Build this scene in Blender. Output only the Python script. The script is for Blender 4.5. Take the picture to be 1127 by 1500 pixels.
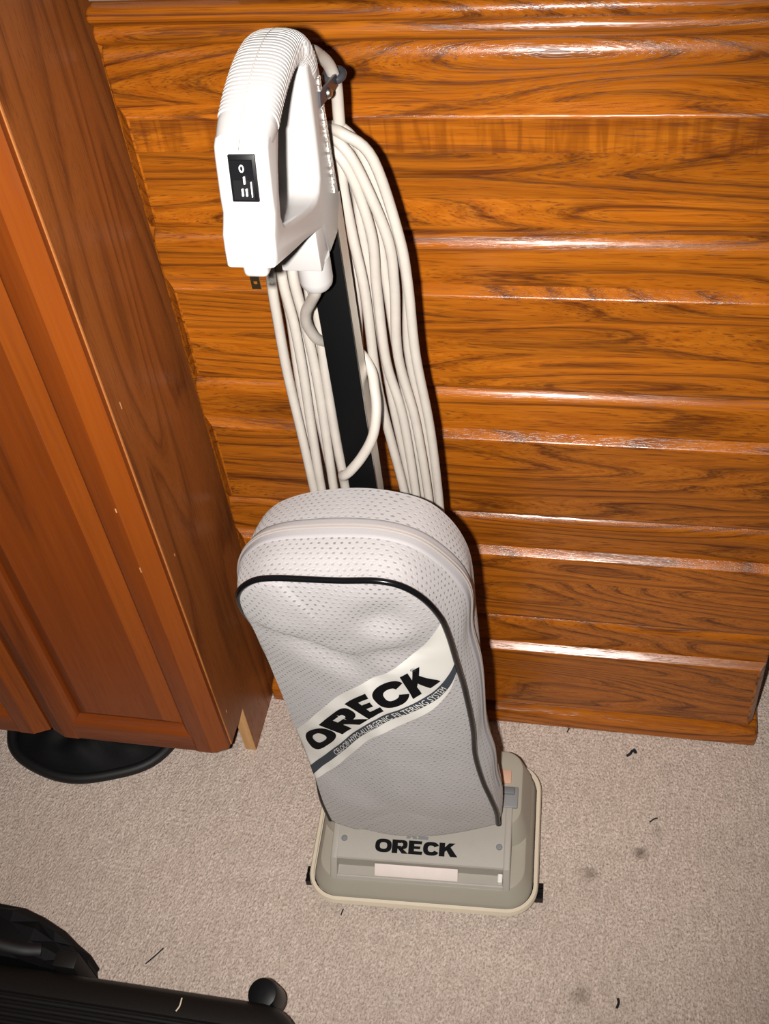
import bpy, bmesh, math, random
from mathutils import Vector, Matrix
from mathutils.bvhtree import BVHTree

random.seed(7)
for o in list(bpy.data.objects):
    bpy.data.objects.remove(o)
S = bpy.context.scene
COL = S.collection
R = math.radians

# ------------------------------------------------------------------ camera
PITCH, ROLL, YAW, FPX = R(46.4), R(-8.08), R(-16.0), 1670.0
CAM = Vector((0, 0, 1.5))
fw = Vector((math.sin(YAW)*math.cos(PITCH), math.cos(YAW)*math.cos(PITCH), -math.sin(PITCH)))
rt0 = Vector((math.cos(YAW), -math.sin(YAW), 0))
up0 = rt0.cross(fw)
rt = math.cos(ROLL)*rt0 + math.sin(ROLL)*up0
up = -math.sin(ROLL)*rt0 + math.cos(ROLL)*up0
cd = bpy.data.cameras.new('camera')
cam = bpy.data.objects.new('camera', cd)
COL.objects.link(cam)
cd.sensor_fit = 'VERTICAL'
cd.sensor_height = 36.0
cd.lens = FPX/1500*36.0
cd.clip_start = 0.02
M = Matrix((rt, up, -fw)).transposed().to_4x4()
M.translation = CAM
cam.matrix_world = M
S.camera = cam

# ------------------------------------------------------------------ light: dim room, on-camera flash left of the lens
w = bpy.data.worlds.new('room_ambient')
S.world = w
w.use_nodes = True
w.node_tree.nodes['Background'].inputs[0].default_value = (1.0, 0.80, 0.62, 1)
w.node_tree.nodes['Background'].inputs[1].default_value = 0.035
ld = bpy.data.lights.new('camera_flash', 'SPOT')
ld.energy = 122
ld.color = (1.0, 0.955, 0.90)
ld.spot_size = R(84)
ld.spot_blend = 1.0
ld.shadow_soft_size = 0.011
flash = bpy.data.objects.new('camera_flash', ld)
COL.objects.link(flash)
Mf = M.copy()
Mf.translation = CAM - rt*0.055 - up*0.004 + fw*0.01
flash.matrix_world = Mf
S.view_settings.view_transform = 'Standard'
S.view_settings.look = 'None'
S.view_settings.gamma = 1.0
S.view_settings.use_curve_mapping = False
S.view_settings.exposure = 0.0


# ------------------------------------------------------------------ helpers
def srgb(r, g, b):
    f = lambda c: (c/255)/12.92 if c/255 <= .04045 else ((c/255+.055)/1.055)**2.4
    return (f(r), f(g), f(b), 1)


def thing(name, label, cat, loc, group=None):
    o = bpy.data.objects.new(name, None)
    o.empty_display_size = .05
    o.location = loc
    COL.objects.link(o)
    o['label'] = label
    o['category'] = cat
    if group:
        o['group'] = group
    return o


def tag(o, label, cat, group=None):
    o['label'] = label
    o['category'] = cat
    if group:
        o['group'] = group
    return o


def attach(o, parent):
    if parent is not None:
        o.parent = parent
        if parent.type == 'EMPTY':
            o.matrix_parent_inverse = Matrix.Translation(-parent.location)
    return o


def finish(me, mat, smooth):
    if mat is not None:
        me.materials.append(mat)
    if smooth is not None:
        me.polygons.foreach_set('use_smooth', [True]*len(me.polygons))
        me.set_sharp_from_angle(angle=R(smooth))


def mesh(name, verts, faces, mat, parent=None, smooth=35, label=None):
    me = bpy.data.meshes.new(name)
    me.from_pydata([tuple(v) for v in verts], [], faces)
    bm = bmesh.new()
    bm.from_mesh(me)
    bmesh.ops.recalc_face_normals(bm, faces=bm.faces)
    bm.to_mesh(me)
    bm.free()
    finish(me, mat, smooth)
    o = bpy.data.objects.new(name, me)
    COL.objects.link(o)
    attach(o, parent)
    if label:
        o['label'] = label
    return o


def from_bm(name, bm, mat, parent=None, smooth=35, label=None, recalc=True):
    if recalc:
        bmesh.ops.recalc_face_normals(bm, faces=bm.faces)
    me = bpy.data.meshes.new(name)
    bm.to_mesh(me)
    bm.free()
    finish(me, mat, smooth)
    o = bpy.data.objects.new(name, me)
    COL.objects.link(o)
    attach(o, parent)
    if label:
        o['label'] = label
    return o


def bm_box(bm, x0, x1, y0, y1, z0, z1, bev=0, seg=2, mtx=None):
    vs = [bm.verts.new((x, y, z)) for x in (x0, x1) for y in (y0, y1) for z in (z0, z1)]
    fs = [bm.faces.new([vs[i] for i in q]) for q in ((0,1,3,2),(4,6,7,5),(0,4,5,1),(2,3,7,6),(0,2,6,4),(1,5,7,3))]
    if mtx is not None:
        for v in vs:
            v.co = mtx @ v.co
    if bev:
        bmesh.ops.recalc_face_normals(bm, faces=fs)
        es = list({e for f in fs for e in f.edges})
        bmesh.ops.bevel(bm, geom=es, offset=bev, segments=seg, affect='EDGES', profile=.5)


def box(name, x0, x1, y0, y1, z0, z1, mat, parent=None, bev=0, seg=2, label=None, mtx=None):
    bm = bmesh.new()
    bm_box(bm, x0, x1, y0, y1, z0, z1, bev, seg, mtx)
    return from_bm(name, bm, mat, parent, label=label)


def prism_x(name, prof, x0, x1, mat, parent=None, bev=0, seg=3, smooth=35, label=None, bm=None, mtx=None):
    """(y,z) outline pushed along x, cap edges optionally rounded"""
    own = bm is None
    if own:
        bm = bmesh.new()
    a = [bm.verts.new((x0, y, z)) for y, z in prof]
    b = [bm.verts.new((x1, y, z)) for y, z in prof]
    n = len(prof)
    fs = [bm.faces.new((a[i], a[(i+1) % n], b[(i+1) % n], b[i])) for i in range(n)]
    ca = bm.faces.new(a[::-1]); cb = bm.faces.new(b)
    bmesh.ops.recalc_face_normals(bm, faces=fs+[ca, cb])
    if bev:
        es = list(ca.edges)+list(cb.edges)
        bmesh.ops.bevel(bm, geom=es, offset=bev, segments=seg, affect='EDGES', profile=.5, clamp_overlap=True)
    if mtx is not None:
        for v in bm.verts:
            v.co = mtx @ v.co
    if own:
        return from_bm(name, bm, mat, parent, smooth, label)


def catmull(pts, n=8, closed=False):
    P = [Vector(p) for p in pts]
    out = []
    m = len(P)
    for i in range(m if closed else m-1):
        p1, p2 = P[i], P[(i+1) % m]
        p0 = P[i-1] if (i > 0 or closed) else p1*2-p2
        p3 = P[(i+2) % m] if (i+2 < m or closed) else p2*2-p1
        for k in range(n):
            t = k/n
            out.append(.5*((2*p1)+(p2-p0)*t+(2*p0-5*p1+4*p2-p3)*t*t+(3*p1-p0-3*p2+p3)*t**3))
    if not closed:
        out.append(P[-1])
    return out


def bm_tube(bm, pts, rad, n=10, closed=False, flat=1.0):
    pts = [Vector(p) for p in pts]
    m = len(pts)
    rings = []
    nrm = None
    for i, p in enumerate(pts):
        if closed:
            t = pts[(i+1) % m]-pts[i-1]
        else:
            t = pts[min(i+1, m-1)]-pts[max(i-1, 0)]
        t.normalize()
        if nrm is None:
            a = Vector((0, 0, 1)) if abs(t.z) < .9 else Vector((0, 1, 0))
            nrm = (a-t*a.dot(t)).normalized()
        else:
            nrm = (nrm-t*nrm.dot(t)).normalized()
        bn = t.cross(nrm)
        r = rad(i/(m-1)) if callable(rad) else rad
        rings.append([bm.verts.new(p+nrm*(math.cos(2*math.pi*k/n)*r)+bn*(math.sin(2*math.pi*k/n)*r*flat)) for k in range(n)])
    for i in range(m if closed else m-1):
        A, B = rings[i], rings[(i+1) % m]
        for k in range(n):
            bm.faces.new((A[k], A[(k+1) % n], B[(k+1) % n], B[k]))
    if not closed:
        bm.faces.new(rings[0][::-1])
        bm.faces.new(rings[-1])


def tube(name, pts, rad, mat, parent=None, n=10, closed=False, label=None, flat=1.0):
    bm = bmesh.new()
    bm_tube(bm, pts, rad, n, closed, flat)
    return from_bm(name, bm, mat, parent, 50, label)


def lathe(name, c, prof, mat, parent=None, n=28, axis=(0, 0, 1), label=None):
    """prof = [(radius, height)] turned about axis through c"""
    q = Vector((0, 0, 1)).rotation_difference(Vector(axis))
    c = Vector(c)
    vs, fs = [], []
    for r, h in prof:
        for k in range(n):
            a = 2*math.pi*k/n
            vs.append(c+q @ Vector((r*math.cos(a), r*math.sin(a), h)))
    for i in range(len(prof)-1):
        for k in range(n):
            fs.append((i*n+k, i*n+(k+1) % n, (i+1)*n+(k+1) % n, (i+1)*n+k))
    fs.append(tuple(range(n))[::-1])
    fs.append(tuple((len(prof)-1)*n+k for k in range(n)))
    return mesh(name, vs, fs, mat, parent, 35, label)


def rrect(x0, x1, y0, y1, r, n=8):
    out = []
    for cx, cy, a0 in ((x1-r, y0+r, -90), (x1-r, y1-r, 0), (x0+r, y1-r, 90), (x0+r, y0+r, 180)):
        for k in range(n+1):
            a = R(a0+90*k/n)
            out.append((cx+r*math.cos(a), cy+r*math.sin(a)))
    return out


def stack(name, rings, mat, parent=None, smooth=35, label=None, mtx=None, cap0=True, cap1=True):
    """rings of equal length, list of lists of 3d points, lofted and capped"""
    n = len(rings[0])
    vs = [Vector(p) for r in rings for p in r]
    if mtx is not None:
        vs = [mtx @ v for v in vs]
    fs = []
    for i in range(len(rings)-1):
        for k in range(n):
            fs.append((i*n+k, i*n+(k+1) % n, (i+1)*n+(k+1) % n, (i+1)*n+k))
    if cap0:
        fs.append(tuple(range(n))[::-1])
    if cap1:
        fs.append(tuple((len(rings)-1)*n+k for k in range(n)))
    return mesh(name, vs, fs, mat, parent, smooth, label)


# ------------------------------------------------------------------ materials
class NT:
    def __init__(self, name):
        self.m = bpy.data.materials.new(name)
        self.m.use_nodes = True
        self.t = self.m.node_tree
        self.b = self.t.nodes['Principled BSDF']

    def n(self, kind, **kw):
        nd = self.t.nodes.new(kind)
        for k, v in kw.items():
            setattr(nd, k, v)
        return nd

    def l(self, a, b):
        self.t.links.new(a, b)

    def math(self, op, a, b=None, c=None):
        nd = self.n('ShaderNodeMath', operation=op)
        for i, v in enumerate((a, b, c)):
            if v is None:
                continue
            if isinstance(v, (int, float)):
                nd.inputs[i].default_value = v
            else:
                self.l(v, nd.inputs[i])
        return nd.outputs[0]

    def vmath(self, op, a, b):
        nd = self.n('ShaderNodeVectorMath', operation=op)
        for i, v in enumerate((a, b)):
            if isinstance(v, (tuple, list)):
                nd.inputs[i].default_value = v
            else:
                self.l(v, nd.inputs[i])
        return nd.outputs[0]

    def noise(self, vec, scale=5, detail=2, rough=.5, dist=0):
        nd = self.n('ShaderNodeTexNoise')
        nd.inputs['Scale'].default_value = scale
        nd.inputs['Detail'].default_value = detail
        nd.inputs['Roughness'].default_value = rough
        nd.inputs['Distortion'].default_value = dist
        if vec is not None:
            self.l(vec, nd.inputs['Vector'])
        return nd.outputs['Fac']

    def ramp(self, fac, stops, interp='LINEAR'):
        nd = self.n('ShaderNodeValToRGB')
        nd.color_ramp.interpolation = interp
        e = nd.color_ramp.elements
        while len(e) < len(stops):
            e.new(.5)
        for el, (p, c) in zip(e, stops):
            el.position = p
            el.color = c if len(c) == 4 else (*c, 1)
        self.l(fac, nd.inputs[0])
        return nd.outputs[0]

    def mix(self, fac, a, b, blend='MIX'):
        nd = self.n('ShaderNodeMix', data_type='RGBA', blend_type=blend)
        for i, v in ((0, fac), (6, a), (7, b)):
            if isinstance(v, (int, float)):
                nd.inputs[i].default_value = v
            elif isinstance(v, (tuple, list)):
                nd.inputs[i].default_value = v
            else:
                self.l(v, nd.inputs[i])
        return nd.outputs[2]

    def bump(self, h, strength=.3, dist=.001):
        nd = self.n('ShaderNodeBump')
        nd.inputs['Strength'].default_value = strength
        nd.inputs['Distance'].default_value = dist
        self.l(h, nd.inputs['Height'])
        self.l(nd.outputs[0], self.b.inputs['Normal'])


def g(v):
    return (v, v, v, 1)


def plain(name, col, rough=.5, metal=0, spec=.5, noise=0, bump=0, bscale=400, coat=0):
    t = NT(name)
    t.b.inputs['Base Color'].default_value = col
    t.b.inputs['Roughness'].default_value = rough
    t.b.inputs['Metallic'].default_value = metal
    t.b.inputs['Specular IOR Level'].default_value = spec
    t.b.inputs['Coat Weight'].default_value = coat
    co = t.n('ShaderNodeTexCoord').outputs['Object']
    if noise:
        f = t.noise(co, 60, 4, .6)
        c2 = tuple(c*(1-noise) for c in col[:3])+(1,)
        t.l(t.mix(f, col, c2), t.b.inputs['Base Color'])
    if bump:
        t.bump(t.noise(co, bscale, 3), bump, .0006)
    return t.m


def wood(name, dark, mid, light, axis='X', rough=.3, along=1.1, across=10., rings=11., pore=.55, spec=.5, vary=.35, curl=0):
    t = NT(name)
    co = t.n('ShaderNodeTexCoord').outputs['Object']
    rnd = t.n('ShaderNodeObjectInfo').outputs['Random']
    off = t.n('ShaderNodeCombineXYZ')
    t.l(t.math('MULTIPLY', rnd, 31.7), off.inputs[0])
    t.l(t.math('MULTIPLY', rnd, 17.3), off.inputs[1])
    t.l(t.math('MULTIPLY', rnd, 53.9), off.inputs[2])
    co = t.vmath('ADD', co, off.outputs[0])
    sv = lambda a, c: (a, c, c) if axis == 'X' else (c, c, a)
    # growth figure: contour lines of a stretched, bent noise
    wob = t.noise(t.vmath('MULTIPLY', co, sv(7, 30)), 1.0, 2, .5)
    big = t.noise(t.vmath('MULTIPLY', co, sv(along, across)), 1.0, 1.0, .4, .3)
    lev = t.math('ADD', t.math('MULTIPLY', big, rings), t.math('MULTIPLY', wob, .14))
    fr = t.math('FRACT', lev)
    fig = t.ramp(fr, [(0, g(.0)), (.10, g(.25)), (.32, g(.75)), (.7, g(1)), (.92, g(.7)), (1, g(.0))])
    sxyz = t.n('ShaderNodeSeparateXYZ'); t.l(co, sxyz.inputs[0])
    run = sxyz.outputs[0 if axis == 'X' else 2]
    acr = t.math('ADD', sxyz.outputs[1], sxyz.outputs[2 if axis == 'X' else 0])
    def follow(a, b, c):
        cv = t.n('ShaderNodeCombineXYZ')
        t.l(t.math('MULTIPLY', run, a), cv.inputs[0])
        t.l(t.math('MULTIPLY', lev, b), cv.inputs[1])
        t.l(t.math('MULTIPLY', acr, c), cv.inputs[2])
        return cv.outputs[0]
    # pores and rays
    p1 = t.noise(follow(17, 16, 520), 1.0, 2.0, .6)
    early = t.ramp(fr, [(0, g(.12)), (.22, g(.04)), (.55, g(.0)), (.85, g(.03)), (1, g(.12))])
    pores = t.ramp(t.math('SUBTRACT', p1, early), [(.30, g(0)), (.44, g(1))])
    p2 = t.noise(follow(4.5, 5, 150), 1.0, 3, .65)
    streak = t.ramp(p2, [(.32, g(0)), (.70, g(1))])
    if curl:
        cb = t.noise(t.vmath('MULTIPLY', co, (75, 1, 7)), 1.0, 2.5, .6, .9)
        curlf = t.ramp(cb, [(.45, g(0)), (.62, g(1))])
    tone = t.noise(t.vmath('MULTIPLY', co, sv(1.5, 5)), 1.0, 2)
    c = t.mix(fig, dark, mid)
    c = t.mix(t.math('MULTIPLY', streak, .55), c, light)
    if curl:
        c = t.mix(t.math('MULTIPLY', curlf, curl), c, dark)
    inv = t.math('MULTIPLY', t.math('SUBTRACT', 1.0, pores), pore)
    c = t.mix(inv, c, dark)
    v = t.math('ADD', t.math('MULTIPLY', t.math('SUBTRACT', tone, .5), vary*1.2), t.math('ADD', 1.0, t.math('MULTIPLY', t.math('SUBTRACT', rnd, .5), vary*.6)))
    cc = t.n('ShaderNodeCombineColor')
    for i in range(3):
        t.l(v, cc.inputs[i])
    c = t.mix(1.0, c, cc.outputs[0], 'MULTIPLY')
    t.l(c, t.b.inputs['Base Color'])
    rr = t.math('ADD', t.math('MULTIPLY', t.math('SUBTRACT', 1.0, pores), .18), rough)
    t.l(rr, t.b.inputs['Roughness'])
    t.b.inputs['Specular IOR Level'].default_value = spec
    hh = t.math('ADD', t.math('MULTIPLY', pores, .6), t.math('MULTIPLY', streak, .5))
    t.bump(hh, .28, .0005)
    return t.m


OAK = wood('varnished_oak', srgb(74, 30, 4), srgb(146, 76, 12), srgb(184, 110, 28), 'X', .24, along=1.6, across=13., rings=13., pore=.65)
OAK_CURL = wood('curly_varnished_oak', srgb(84, 36, 5), srgb(146, 76, 12), srgb(184, 110, 28), 'X', .24, along=1.5, rings=6., across=12., curl=.42, pore=.6)
OAK_SIDE = wood('walnut_stained_oak', srgb(96, 48, 18), srgb(138, 76, 33), srgb(148, 86, 41), 'Z', .38, 1.2, 9, 8, .35, .4, .2)
OAK_DOOR = wood('red_stained_door_wood', srgb(92, 39, 6), srgb(124, 56, 12), srgb(134, 65, 17), 'Z', .42, .9, 8, 3, .22, .4, .2)
OAK_RAIL = wood('red_stained_rail_wood', srgb(92, 39, 6), srgb(124, 56, 12), srgb(134, 65, 17), 'X', .4, .9, 8, 3, .22, .4, .2)
OAK_LIT = wood('lit_bevel_door_wood', srgb(104, 46, 6), srgb(136, 64, 11), srgb(147, 74, 16), 'Z', .42, .9, 8, 3, .2, .4, .2)  # door wood lightened, flash light painted into the bevel colour
RAW = wood('raw_board_edge', srgb(150, 105, 60), srgb(196, 150, 98), srgb(214, 170, 118), 'Z', .7, 1, 12, 6, .2)
EDGE = wood('worn_edge_wood', srgb(150, 88, 40), srgb(190, 120, 62), srgb(205, 138, 80), 'Z', .5, 1, 12, 6, .2)

WHITE = plain('white_plastic', srgb(168, 166, 165), .28, spec=.5)
CORD = plain('cream_cord_vinyl', srgb(182, 175, 167), .42, noise=.2)
CLOTHTAPE = plain('zip_tape', srgb(158, 154, 156), .8, bump=.3, bscale=900)
ZIPM = plain('zip_teeth_nylon', srgb(158, 150, 146), .35)
BLACK = plain('black_plastic', (.004, .004, .005, 1), .4, spec=.2)
POLEBLACK = plain('black_painted_tube', (.002, .002, .0022, 1), .6, spec=.1)
METAL = plain('brushed_metal', (.62, .60, .56, 1), .32, 1.0)
CLIPM = plain('grey_clip_plastic', (.035, .037, .045, 1), .3)
DARKMETAL = plain('dark_clamp_metal', (.10, .11, .13, 1), .25, 1.0)
BRASS = plain('brass_prong', (.42, .33, .18, 1), .3, 1.0)
HOUSE = plain('taupe_plastic', srgb(158, 152, 139), .38, noise=.05, bump=.15, bscale=700)
HOUSE2 = plain('grey_cover_plastic', srgb(158, 152, 143), .45, noise=.08, bump=.2, bscale=800)
BUMPER = plain('cream_rubber', srgb(208, 195, 174), .5, noise=.10)
GREY = plain('grey_screw_plastic', srgb(104, 106, 108), .5)
LATCHM = plain('grey_pedal_plastic', srgb(128, 128, 130), .35)
LENS = plain('clear_lens_plastic', srgb(232, 218, 212), .16, noise=.12, coat=.5)
INKBLACK = plain('black_print', (.004, .004, .005, 1), .7, spec=.08)
INKSLATE = plain('slate_print', srgb(60, 66, 74), .6, spec=.15)
INKWHITE = plain('white_print', srgb(226, 223, 218), .45)
PIPING = plain('black_vinyl_piping', (.004, .004, .005, 1), .2, spec=.3)
SEAM = plain('mould_seam', srgb(176, 170, 166), .6)
MARKW = plain('switch_marks', srgb(240, 240, 245), .4)
FABBLACK = plain('black_nylon', (.004, .004, .0045, 1), .7, spec=.15, bump=.6, bscale=90)
FABRIM = plain('black_binding', (.0025, .0025, .003, 1), .6)
CASEM = plain('black_case_shell', (.008, .007, .0065, 1), .5, spec=.25, bump=.35, bscale=500)
CASERIB = plain('black_case_rib', (.009, .008, .0075, 1), .55, spec=.25)
LINT = plain('dark_lint', (.006, .007, .010, 1), .9)
LINTPALE = plain('pale_lint', srgb(215, 200, 175), .9)
LINTGOLD = plain('copper_catch', srgb(196, 158, 134), .35)


def glassy():
    t = NT('smoky_clear_plastic')
    t.b.inputs['Base Color'].default_value = srgb(150, 135, 130)
    t.b.inputs['Roughness'].default_value = .12
    t.b.inputs['Alpha'].default_value = .62
    co = t.n('ShaderNodeTexCoord').outputs['Object']
    t.bump(t.noise(co, 12, 2), .1, .002)
    return t.m


TRAY = glassy()


def zigzag():
    t = NT('ribbed_bright_strip')
    co = t.n('ShaderNodeTexCoord').outputs['Object']
    f = t.noise(co, 420, 2, .6)
    t.l(t.ramp(f, [(.42, srgb(120, 112, 104)), (.56, srgb(240, 236, 230))]), t.b.inputs['Base Color'])
    t.b.inputs['Roughness'].default_value = .2
    t.bump(f, .8, .002)
    return t.m


ZIG = zigzag()


def bagcloth():
    t = NT('perforated_grey_bag_cloth')
    uv = t.n('ShaderNodeUVMap').outputs[0]
    co = t.n('ShaderNodeTexCoord').outputs['Object']
    warp = t.n('ShaderNodeTexNoise')
    warp.inputs['Scale'].default_value = 60
    t.l(co, warp.inputs['Vector'])
    uvw = t.vmath('ADD', uv, t.vmath('MULTIPLY', t.vmath('SUBTRACT', warp.outputs['Color'], (.5, .5, .5)), (.0035, .0035, 0)))
    sp = t.n('ShaderNodeSeparateXYZ')
    t.l(uvw, sp.inputs[0])
    row = t.math('MULTIPLY', sp.outputs[1], 1/.0058)
    fl = t.math('FLOOR', row)
    odd = t.math('MULTIPLY', t.math('MODULO', t.math('ABSOLUTE', fl), 2.0), .5)
    cx = t.math('SUBTRACT', t.math('FRACT', t.math('ADD', t.math('MULTIPLY', sp.outputs[0], 1/.0076), odd)), .5)
    cy = t.math('SUBTRACT', t.math('FRACT', row), .5)
    d = t.math('SQRT', t.math('ADD', t.math('MULTIPLY', t.math('MULTIPLY', cx, cx), 1.0), t.math('MULTIPLY', t.math('MULTIPLY', cy, cy), .85)))
    dot = t.ramp(d, [(.11, g(1)), (.24, g(0))])
    n1 = t.noise(co, 14, 3, .55)
    fade = t.ramp(t.noise(co, 22, 2), [(.38, g(.25)), (.6, g(1))])
    zz = t.n('ShaderNodeSeparateXYZ'); t.l(co, zz.inputs[0])
    soil = t.ramp(t.math('ADD', zz.outputs[2], t.math('MULTIPLY', t.math('SUBTRACT', n1, .5), .25)), [(.36, g(.12)), (.58, g(1))])
    dm = t.math('MULTIPLY', t.math('MULTIPLY', dot, soil), t.math('MULTIPLY', fade, .75))
    base = t.mix(n1, srgb(164, 160, 161), srgb(180, 176, 177))
    grime = t.ramp(t.math('ADD', zz.outputs[2], t.math('MULTIPLY', t.math('SUBTRACT', n1, .5), .12)), [(.12, g(.45)), (.30, g(0))])
    base = t.mix(grime, base, srgb(140, 128, 120))
    fine = t.noise(co, 520, 3, .7)
    base = t.mix(t.math('MULTIPLY', fine, .35), base, srgb(150, 146, 148))
    t.l(t.mix(dm, base, srgb(96, 88, 90)), t.b.inputs['Base Color'])
    t.b.inputs['Roughness'].default_value = .55
    t.b.inputs['Specular IOR Level'].default_value = .35
    t.b.inputs['Sheen Weight'].default_value = .25
    h = t.math('ADD', t.math('MULTIPLY', dot, -1.0), t.math('MULTIPLY', fine, .9))
    t.bump(h, .55, .0011)
    return t.m


BAG = bagcloth()


def carpet():
    t = NT('beige_loop_carpet')
    co = t.n('ShaderNodeTexCoord').outputs['Object']
    rot = t.n('ShaderNodeMapping')
    rot.inputs['Rotation'].default_value = (0, 0, R(4))
    t.l(co, rot.inputs['Vector'])
    c1 = t.vmath('MULTIPLY', rot.outputs[0], (1.35, .8, 1))
    n1 = t.noise(c1, 290, 3, .7, .3)
    vo = t.n('ShaderNodeTexVoronoi')
    vo.inputs['Scale'].default_value = 300
    t.l(c1, vo.inputs['Vector'])
    row = t.noise(t.vmath('MULTIPLY', rot.outputs[0], (2.6, .7, 1)), 48, 2, .5, .3)
    big = t.noise(co, 5.5, 3, .55)
    hue = t.noise(co, 330, 2, .6)
    c = t.ramp(n1, [(.3, srgb(150, 131, 118)), (.5, srgb(214, 196, 183)), (.7, srgb(242, 229, 218))])
    c = t.mix(t.math('MULTIPLY', t.ramp(hue, [(.5, g(0)), (.75, g(1))]), .35), c, srgb(206, 172, 160))
    c = t.mix(t.math('MULTIPLY', t.ramp(row, [(.35, g(1)), (.6, g(0))]), .28), c, srgb(160, 143, 130))
    c = t.mix(t.math('MULTIPLY', t.ramp(big, [(.4, g(0)), (.7, g(1))]), .25), c, srgb(172, 156, 144))
    # spilled spots
    for x, y, r, s in ((.010, .725, .014, .55), (.078, .765, .013, .65), (.008, .56, .016, .45), (.10, .80, .012, .25), (-.02, .80, .01, .2)):
        d = t.n('ShaderNodeVectorMath', operation='DISTANCE')
        t.l(co, d.inputs[0])
        d.inputs[1].default_value = (x, y, 0)
        dd = t.math('ADD', d.outputs['Value'], t.math('MULTIPLY', t.math('SUBTRACT', t.noise(co, 140, 2), .5), r*1.2))
        m = t.ramp(t.math('DIVIDE', dd, r), [(.15, g(s)), (1, g(0))])
        c = t.mix(m, c, srgb(84, 70, 52))
    t.l(c, t.b.inputs['Base Color'])
    t.b.inputs['Roughness'].default_value = .95
    t.b.inputs['Specular IOR Level'].default_value = .15
    h = t.math('ADD', t.math('MULTIPLY', n1, 1.3), t.math('ADD', t.math('MULTIPLY', vo.outputs['Distance'], -.5), t.math('MULTIPLY', row, .8)))
    t.bump(h, .8, .0035)
    return t.m


CARPET = carpet()


def wallpaint():
    t = NT('dim_wall_paint')
    co = t.n('ShaderNodeTexCoord').outputs['Object']
    t.l(t.mix(t.noise(co, 3, 3), srgb(176, 164, 146), srgb(188, 176, 158)), t.b.inputs['Base Color'])
    t.b.inputs['Roughness'].default_value = .85
    t.bump(t.noise(co, 240, 2), .15, .001)
    return t.m


WALL = wallpaint()

# ------------------------------------------------------------------ setting
fl = mesh('floor', [(-2.2, -1.6, 0), (1.9, -1.6, 0), (1.9, 1.50, 0), (-2.2, 1.50, 0)], [(0, 1, 2, 3)], CARPET, smooth=None)
fl['kind'] = 'structure'
wb = box('wall_back', -2.2, 1.9, 1.50, 1.56, 0, 2.45, WALL)
wb['kind'] = 'structure'
bb = prism_x('baseboard_back', [(1.50, 0), (1.486, 0), (1.486, .075), (1.492, .085), (1.50, .088)], -2.2, 1.9, WALL)
bb['kind'] = 'structure'

# ------------------------------------------------------------------ chest of drawers
DX0, DX1 = -.4885, .228
chest = thing('dresser', 'glossy honey oak chest of drawers with rounded ledges behind the vacuum cleaner', 'dresser', (-.133, 1.2, 0))
bm = bmesh.new()
bm_box(bm, -.499, .232, .988, 1.44, .012, 1.0580, .002)
from_bm('carcass', bm, OAK, chest)


def arc(cy, cz, r, a0, a1, n=7):
    return [(cy-r*math.cos(R(a0+(a1-a0)*k/n)), cz+r*math.sin(R(a0+(a1-a0)*k/n))) for k in range(n+1)]


# (y runs away from the camera; angle 0 faces the room, 90 faces up)
prism_x('top_board', [(1.45, 1.0790), (.962, 1.0790)]+arc(.9585, 1.0873, .0085, -70, 80, 10)+[(.962, 1.0958), (1.45, 1.0958)], -.4845, .238, OAK, chest, .004)
prism_x('cornice_moulding', [(1.44, 1.0590), (.969, 1.0590)]+arc(.967, 1.0680, .0105, -65, 75, 10)+[(.971, 1.0785), (1.44, 1.0785)], -.4850, .235, OAK, chest, .003)
DT = [1.0570, .8575, .6545, .4515, .2480]
for i, t0 in enumerate(DT):
    zb = (DT[i+1]+.0030) if i < 4 else .040
    prof = [(.9875, zb+.004), (.9685, zb+.004), (.9685, t0-.020)]+arc(.9875, t0-.020, .019, 4, 88, 9)
    dr = prism_x('drawer', prof, DX0, DX1, OAK, chest, .0065, 3)
    # proud lower field: sloped shoulder ring, then the glued-up boards
    yb, yf = .9686, .9575
    bx0, bx1, bz1, bz0 = DX0+.002, DX1-.001, t0-.0595, zb+.002
    fx0, fx1, fz1, fz0 = DX0+.0135, DX1-.0085, t0-.0665, zb+.008
    vs = [(bx0, yb, bz0), (bx1, yb, bz0), (bx1, yb, bz1), (bx0, yb, bz1),
          (fx0, yf, fz0), (fx1, yf, fz0), (fx1, yf, fz1), (fx0, yf, fz1)]
    bm = bmesh.new()
    V = [bm.verts.new(v) for v in vs]
    fs = [bm.faces.new([V[k] for k in q]) for q in ((0, 1, 5, 4), (1, 2, 6, 5), (2, 3, 7, 6), (3, 0, 4, 7), (4, 5, 6, 7), (3, 2, 1, 0))]
    bmesh.ops.recalc_face_normals(bm, faces=bm.faces)
    es = [e for e in bm.edges if all(v.co.y < .96 for v in e.verts)]
    low = [e for e in es if all(abs(v.co.z-fz0) < 1e-5 for v in e.verts)]
    bmesh.ops.bevel(bm, geom=low, offset=.0060, segments=4, affect='EDGES', profile=.5)
    es = [e for e in bm.edges if all(v.co.y < .9577 and v.co.z > fz0+.01 for v in e.verts)]
    bmesh.ops.bevel(bm, geom=es, offset=.0016, segments=2, affect='EDGES', profile=.5)
    from_bm('raised_field', bm, OAK, dr)
    cuts = [[0, .30, .72, 1], [0, .22, .60, 1], [0, .45, 1], [0, .35, .78, 1], [0, .5, 1]][i]
    H = fz1-fz0-.0025-.0063
    for a, b in zip(cuts[:-1], cuts[1:]):
        z1 = fz1-.0025-a*H
        z0 = fz1-.0025-b*H
        box('panel_board', fx0+.0025, fx1-.0025, .9571, .9579, z0+.00015, z1-.00015, OAK_CURL if (i == 0 and a == 0) else OAK, dr, 0)
prism_x('base_moulding', [(1.44, 0.001), (.9560, 0.001), (.9530, .004), (.9530, .026), (.9560, .032), (.967, .0365), (1.44, .0365)], -.498, .236, OAK, chest, .004)

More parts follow.
